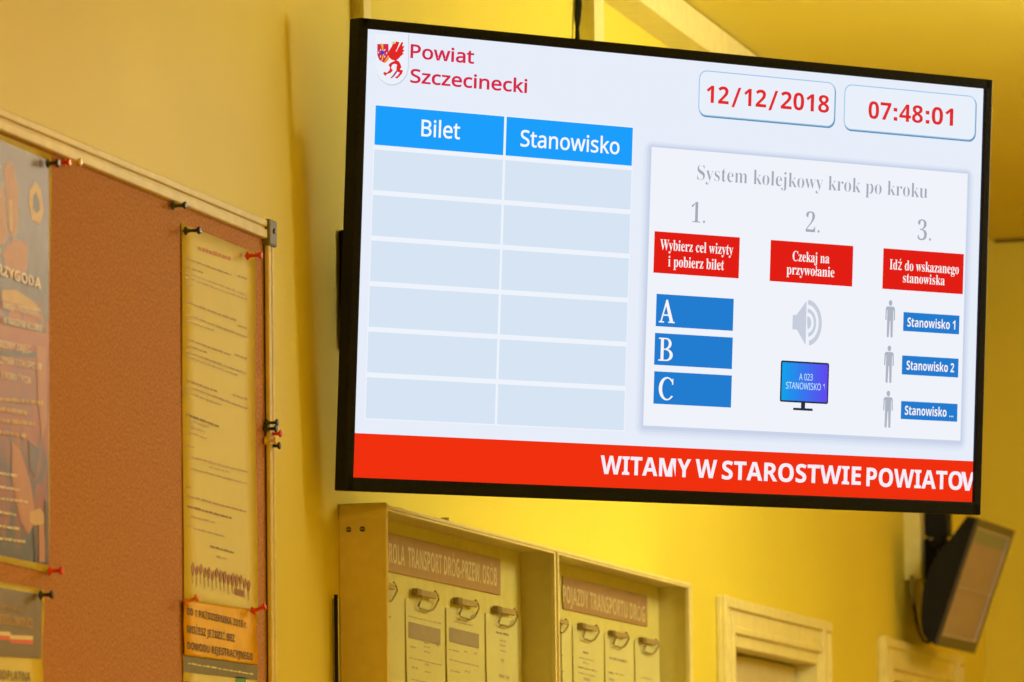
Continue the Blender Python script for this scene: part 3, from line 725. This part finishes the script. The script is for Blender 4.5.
pin(264.2, 423, 'green', 0.0125, 'dark green push pin topmost in the cluster on the board frame')
pin(263.2, 429, 'black', 0.0125, 'black push pin just below the green one on the board frame')
pin(267.2, 434, 'red', 0.0130, 'red push pin in the middle of the cluster on the board frame')
pin(263.2, 441, 'yellow', 0.0120, 'yellow push pin low in the cluster on the board frame')
pin(267.5, 446, 'black', 0.0115, 'lowest black push pin of the cluster on the board frame')

# ================================================================ NOTICE CASE
XC = 0.0440; CY0, CY1, CZ1, CZ0 = -0.0230, 1.279, 2.0375, 1.10
case = empty('notice_case', (0, (CY0 + CY1) / 2, CZ0), 'shallow cream wall case with two glazed halves, below the screen', 'display case')
co = Vector((0, (CY0 + CY1) / 2, CZ0))
def at_case(mb, name, lab=None):
    mb.bm.transform(Matrix.Translation(-co)); o = mb.build(name, case)
    if lab: o['label'] = lab
    return o
t = 0.004
mb = MB(); mb.box((0.0005, CY0 + 0.003, CZ0 + 0.003), (0.006, CY1 - 0.003, CZ1 - 0.003), M_CASEIN); at_case(mb, 'back_panel')
mb = MB()
mb.box((0, CY0, CZ0), (XC, CY0 + t, CZ1), M_CASE, 0.001)
mb.box((0, CY1 - t, CZ0), (XC, CY1, CZ1), M_CASE, 0.001)
mb.box((0.0004, CY0 + 0.0005, CZ1 - t), (XC - 0.0004, CY1 - 0.0005, CZ1 - 0.0004), M_CASE, 0.001)
mb.box((0.0004, CY0 + 0.0005, CZ0 + 0.0004), (XC - 0.0004, CY1 - 0.0005, CZ0 + t), M_CASE, 0.001)
mb.box((0.001, 0.628, CZ0 + 0.001), (XC - 0.003, 0.634, CZ1 - 0.001), M_CASE, 0.001)
at_case(mb, 'case_body')
mb = MB(); mb.box((0.0, CY0 - 0.0008, CZ1 - 0.0135), (XC + 0.0006, CY0 + 0.006, CZ1 + 0.0010), M_CASE, 0.0012); at_case(mb, 'end_cap')
for x in (0.0095, 0.0222):
    mb = MB(); mb.tube([(x, CY0 + 0.001, CZ1 - 0.0225), (x, CY0 - 0.0012, CZ1 - 0.0225), (x, CY0 - 0.002, CZ1 - 0.0225)], [0.0024, 0.0024, 0.0022], M_DARKG, 14)
    mb.box((x - 0.0024, CY0 - 0.0023, CZ1 - 0.0229), (x + 0.0024, CY0 - 0.0019, CZ1 - 0.0221), M_STEEL)
    at_case(mb, 'screw', 'dark screw head')
def glazed(y0, y1):
    mb = MB(); mb.box((XC - 0.0045, y0 + 0.004, CZ0 + 0.006), (XC - 0.0015, y1 - 0.004, CZ1 - 0.006), M_GLASS); g = at_case(mb, 'glass_pane')
    mb = MB()
    for a, b in ((y0 + 0.0005, y0 + 0.006), (y1 - 0.006, y1 - 0.0005)): mb.box((XC - 0.006, a, CZ0 + 0.004), (XC - 0.0006, b, CZ1 - 0.0045), M_CASE, 0.0008)
    mb.box((XC - 0.0055, y0 + 0.0005, CZ1 - 0.0062), (XC - 0.0008, y1 - 0.0005, CZ1 - 0.0042), M_CASE, 0.0005); mb.box((XC - 0.006, y0, CZ0 + 0.004), (XC, y1, CZ0 + 0.009), M_CASE, 0.001)
    at_case(mb, 'pane_frame')
glazed(CY0 + t, 0.627); glazed(0.635, CY1 - t)
for y in (0.20, ):
    mb = MB(); mb.box((XC - 0.008, y, CZ1 - 0.001), (XC, y + 0.004, CZ1 + 0.0025), M_CASE, 0.0005); at_case(mb, 'catch')

XP = 0.0062
def Cp(x, y, d=0.0): return W(x, y, XP + d)
def card(name, corners, th, m, label, cat, group=None, d=0.0):
    """flat board on the case back; corners are photo points, made rectangular"""
    p = [Cp(*c, d) for c in corners]
    y0 = (p[0].y + p[3].y) / 2; y1 = (p[1].y + p[2].y) / 2; z1 = (p[0].z + p[1].z) / 2; z0 = (p[2].z + p[3].z) / 2
    mb = MB(); mb.box((XP + d, y0, z0), (XP + d + th, y1, z1), m)
    return tag(mid(mb.build(name)), label, cat, group)
b1 = card('brown_sign', ((370, 530), (498.5, 557.5), (499.5, 594.8), (370, 568)), 0.0015, M_BANNER, 'brown strip sign with tan lettering in the left half of the notice case', 'sign')
mb = MB(); ptext(mb, 'KONTROLA  TRANSPORT DRÓG-PRZEW. OSÓB', (372, 558.5), (497, 586.3), 20.0, M_BLETTER, 0.0018, 0.012, Cp); add_print(b1, mb, 'lettering')
b2 = card('brown_sign', ((562, 574.2), (646.2, 597.5), (645.8, 628.2), (562, 607)), 0.0015, M_BANNER, 'brown strip sign with tan lettering in the right half of the notice case', 'sign')
mb = MB(); ptext(mb, 'POJAZDY TRANSPORTU DRÓG', (563, 602), (645, 622.5), 17.0, M_BLETTER, 0.0018, 0.012, Cp); add_print(b2, mb, 'lettering')

def hsheet(x0, x1, ytop, label, sl=0.24, block=None, seedlines=(), curl=0.006):
    p0 = Cp(x0, ytop, 0.001); p1 = Cp(x1, ytop + (x1 - x0) * sl, 0.001)
    y0, y1 = p0.y, p1.y; z1 = (p0.z + p1.z) / 2; z0 = z1 - 0.29
    mb = MB(); k = mb.mi(M_PAPER); nz = 12; nx = 8; G = []
    for s_ in (0, 1):
        g_ = []
        for j in range(nz + 1):
            row = []
            for i in range(nx + 1):
                a = i / nx; b = j / nz
                x = XP + 0.0006 + curl * max(0, (0.30 - a)) / 0.30 * b * b * 1.6 + 0.0006 * s_
                row.append(mb.bm.verts.new((x, y0 + (y1 - y0) * a, z1 + (z0 - z1) * b)))
            g_.append(row)
        G.append(g_)
    for s_, g_ in enumerate(G):
        for j in range(nz):
            for i in range(nx):
                q = [g_[j][i], g_[j + 1][i], g_[j + 1][i + 1], g_[j][i + 1]]; mb.bm.faces.new(q if s_ else q[::-1])
    A, B = G
    for j in range(nz):
        for i in (0, nx): mb.bm.faces.new([A[j][i], A[j + 1][i], B[j + 1][i], B[j][i]])
    for i in range(nx):
        for j in (0, nz): mb.bm.faces.new([A[j][i], A[j][i + 1], B[j][i + 1], B[j][i]])
    o = tag(mid(mb.build('hanging_sheet')), label, 'paper', 'printed sheets hanging in the notice case')
    mb = MB(); dd = 0.0016
    if block: mb.poly([Cp(block[0], block[3], dd), Cp(block[1], block[3] + (block[1] - block[0]) * sl, dd), Cp(block[1], block[2] + (block[1] - block[0]) * sl, dd), Cp(block[0], block[2], dd)], M_INK)
    for xa, ya, xb, h, m_ in seedlines: line_bars(mb, (xa, ya), (xb, ya + (xb - xa) * sl), h, m_, dd, plane=Cp)
    add_print(o, mb, 'print')
I, J = M_INK, M_INKL
hsheet(372, 404, 588, 'leftmost printed sheet in the case, half hidden by the case edge', seedlines=((387, 617, 391, 2, I),))
hsheet(405.5, 444, 598, 'sheet with a grey block in the notice case, second from the left', block=(408.5, 440.5, 621.5, 637.5),
       seedlines=((408.5, 616.5, 441, 1.4, J), (410, 647, 418, 2, J), (424, 643, 430, 1.6, J), (424, 647, 430, 1.6, J), (424, 652, 430, 1.6, J), (436, 646, 439, 2.5, J), (409, 658, 442, 1.4, J), (412, 668, 418, 2, J), (425, 665, 429, 1.6, J), (425, 672, 431, 1.6, J), (409, 679, 442, 1.4, J)))
hsheet(446, 484, 606.5, 'sheet with a grey block in the notice case, third from the left', block=(449, 479, 627, 641.5),
       seedlines=((454, 622, 473, 1.6, J), (449, 650, 460, 1.6, J), (464, 652, 469, 2, J), (474, 654, 477, 2, J), (449, 660, 479, 1.4, J), (450, 671, 460, 1.6, J), (465, 672, 470, 2, J)))
hsheet(485.5, 521, 612.5, 'plain printed sheet nearest the divider in the left half of the case',
       seedlines=((496, 633, 509, 2.2, I), (500, 641, 506, 2, J), (500, 646, 506, 2, J), (500, 651, 506, 2, J), (501, 662, 506, 4, J), (499, 677, 510, 4, J)))
hsheet(561, 571, 620, 'sheet just right of the divider, half hidden behind it', seedlines=((561, 656, 563, 2, J), (561, 672, 564, 2, J)))
hsheet(572.5, 603, 624, 'printed sheet in the right half of the case, first clear of the divider',
       seedlines=((583, 653, 590, 2, I), (579, 658, 594, 1.5, J), (583, 663, 590, 1.5, J), (578, 667.5, 597, 1.6, I), (578, 673, 596, 1.4, J), (584, 680, 590, 3, J)))
hsheet(604.5, 633, 632, 'printed sheet in the right half of the case, under the middle clip',
       seedlines=((609.5, 659, 627, 3.2, I), (608.5, 673, 614, 2.2, I), (615, 674, 624, 1.4, J), (609, 680, 614, 3, J)))
hsheet(634.5, 659, 638.5, 'mostly blank sheet at the far right end of the case', seedlines=((640, 677.5, 652, 1.5, J),))

M_WIRE = mat('brown_wire', (0.33, 0.24, 0.12), 0.45, 0.5); M_CLIP = mat('tan_clip', (0.46, 0.34, 0.20), 0.45, 0.5); M_CLIPD = mat('dark_clip_end', (0.22, 0.15, 0.07), 0.5, 0.4)
def clip(x, y, s, label):
    """x, y photo point of the dark end of the clip bar; s size in photo pixels of the bar"""
    d = 0.0046; k = s / 20.0
    def q(a, b, dd=d): return Cp(x + a * k, y + b * k, dd)
    root = empty('hanging_clip', q(10, 25), label, 'clip', 'clips in the notice case')
    def up(mb, n, lab=None):
        mb.bm.transform(Matrix.Translation(-Vector(root.location))); o = mb.build(n, root)
        if lab: o['label'] = lab
    mb = MB(); a, b = q(2.5, 1), q(21, 5.8); h = (q(0, 0).z - q(0, 7.2).z)
    mb.box((XP + d - 0.0015, a.y, a.z - h), (XP + d + 0.0015, b.y, a.z), M_CLIP, 0.0007); up(mb, 'bar')
    mb = MB(); a, b = q(-1.5, 0.2), q(3.0, 1); mb.box((XP + d - 0.003, a.y, a.z - h * 1.1), (XP + d + 0.003, b.y, a.z), M_CLIPD, 0.0008); up(mb, 'bar_end', 'dark end of the bar')
    mb = MB(); pts = [q(7.5, 9), q(4.8, 14), q(2.4, 19.5), q(4.5, 22.3), q(9, 23.2), q(13.5, 25), q(18.5, 23.5), q(22, 18), q(24.5, 12.5), q(23.6, 8), q(20.5, 3.5)]
    mb.tube(pts, 0.0010, M_WIRE, 6); up(mb, 'wire_loop')
clip(416, 588, 18.5, 'clip on the second sheet from the left in the notice case')
clip(457, 597, 18, 'clip on the third sheet from the left in the notice case')
clip(496.5, 605.5, 17.2, 'clip on the sheet nearest the divider in the left half of the case')
clip(374.5, 579, 18.5, 'partly hidden clip at the left edge of the notice case')
clip(553, 617, 12.5, 'partly hidden clip just right of the divider of the notice case')
clip(581, 622.5, 14.8, 'first full clip right of the divider of the notice case')
clip(611.5, 630, 14.2, 'middle clip in the right half of the notice case')
clip(642, 637, 13.6, 'last clip at the far right of the notice case')

# ================================================================ WALL SPEAKER
YAW, TLT = 0.0328, 0.3452
wv = Vector((math.sin(YAW), math.cos(YAW), 0)); ov = Vector((math.cos(YAW), -math.sin(YAW), 0))
hv = Vector((0, 0, 1)) * math.cos(TLT) + ov * math.sin(TLT); nv = wv.cross(hv).normalized()
if nv.x < 0: nv = -nv
SB = Vector((0.058, 2.8532, 2.0358)); SW, SH = 0.275, 0.1900
spk = empty('wall_speaker', SB, 'black wall speaker with tan front, tilted down below the right end of the screen', 'speaker')
def at_spk(mb, name, lab=None):
    mb.bm.transform(Matrix.Translation(-SB)); o = mb.build(name, spk)
    if lab: o['label'] = lab
    return o
Ys = SB.y
side = [onY(*p, Ys) for p in ((979, 517.2), (967, 516), (957.5, 529), (949, 540), (938, 552), (929, 570), (922.5, 592), (920.5, 615), (922, 632), (927.5, 641), (935.8, 645))]
side[0] = SB + hv * SH; side[-1] = SB.copy()
mb = MB(); mb.prism(side, wv * SW, M_BLACKM); at_spk(mb, 'cabinet')
def fr(a, b, d=0.0): return SB + wv * (a * SW) + hv * (b * SH) + nv * d
def plate(mb, a0, a1, b0, b1, d0, d1, m):
    mb.prism([fr(a0, b0, d0), fr(a1, b0, d0), fr(a1, b1, d0), fr(a0, b1, d0)], nv * (d1 - d0), m)
mb = MB()
plate(mb, 0, 1, 0.0, 0.085, -0.001, 0.004, M_DARKG); plate(mb, 0, 1, 0.94, 1.0, -0.001, 0.004, M_DARKG)
plate(mb, 0.0, 0.02, 0.085, 0.94, -0.001, 0.004, M_DARKG); plate(mb, 0.93, 1.0, 0.085, 0.94, -0.001, 0.004, M_DARKG)
at_spk(mb, 'front_frame')
M_TAN = mat('tan_speaker_cloth', (0.38, 0.29, 0.36), 0.4, 0.5, noise=(500, 0.15), bump=(900, 0.3)); M_GG = mat('grey_green_strip', (0.20, 0.25, 0.30), 0.35, 0.5); M_EDGE = mat('pale_grey_edge', (0.5, 0.45, 0.6), 0.4, 0.5)
mb = MB(); plate(mb, 0.02, 0.93, 0.085, 0.462, -0.001, 0.0022, M_TAN); plate(mb, 0.02, 0.93, 0.478, 0.82, -0.001, 0.0022, M_TAN); at_spk(mb, 'grille', 'tan cloth front in two fields')
mb = MB(); plate(mb, 0.02, 0.93, 0.82, 0.94, -0.001, 0.0022, M_GG); at_spk(mb, 'top_strip', 'grey green strip')
mb = MB()
for b in (0.085, 0.462, 0.925): plate(mb, 0.02, 0.93, b, b + 0.014, -0.001, 0.0045, M_EDGE)
plate(mb, 0.915, 0.93, 0.085, 0.94, -0.001, 0.0045, M_EDGE)
at_spk(mb, 'trim_line', 'pale grey trim')
# bracket: upright strap, ball joint and clamp
mb = MB()
a = onY(924, 530, 2.99); b = onY(947, 500, 2.99)
mb.box((a.x, 2.990, onY(935, 536, 2.99).z), (b.x, 3.03, 2.40), M_BLACKM, 0.002)
mb.box((0, 2.995, 2.36), (b.x - 0.002, 3.025, 2.40), M_BLACKM, 0.002)
at_spk(mb, 'bracket')
mb = MB(); c0 = onY(938, 540, 2.99)
mb.tube([c0 + Vector((0, -0.02, 0)), c0 + Vector((0, 0.03, 0))], 0.011, M_BLACKM, 16)
mb.tube([c0, onY(945, 549, 2.99), onY(944, 560, 2.99)], [0.010, 0.011, 0.009], M_BLACKM, 12)
mb.tube([onY(929, 540, 2.96), onY(933, 538, 2.96)], 0.0016, M_STEEL)
at_spk(mb, 'ball_joint')
mb = MB(); mb.box((onY(922, 560, 2.99).x, 2.992, onY(920, 618, 2.99).z), (onY(936, 560, 2.99).x, 3.03, onY(920, 538, 2.99).z), M_BLACKM, 0.003); at_spk(mb, 'clamp')
mb = MB(); q = [W(912, 576, 0.012), W(912, 592, 0.012), W(913, 604, 0.014)]
mb.tube(q, [0.0038, 0.0034, 0.0020], M_STEEL, 10)
mb.tube([W(913, 600, 0.014), W(916, 618, 0.016), W(919, 632, 0.02), onY(924, 641, 2.87), onY(930, 643, 2.87)], 0.0022, M_BLACKM, 8)
tag(mid(mb.build('speaker_cable')), 'grey and black cable from the end of the pale trunking to the speaker', 'cable')
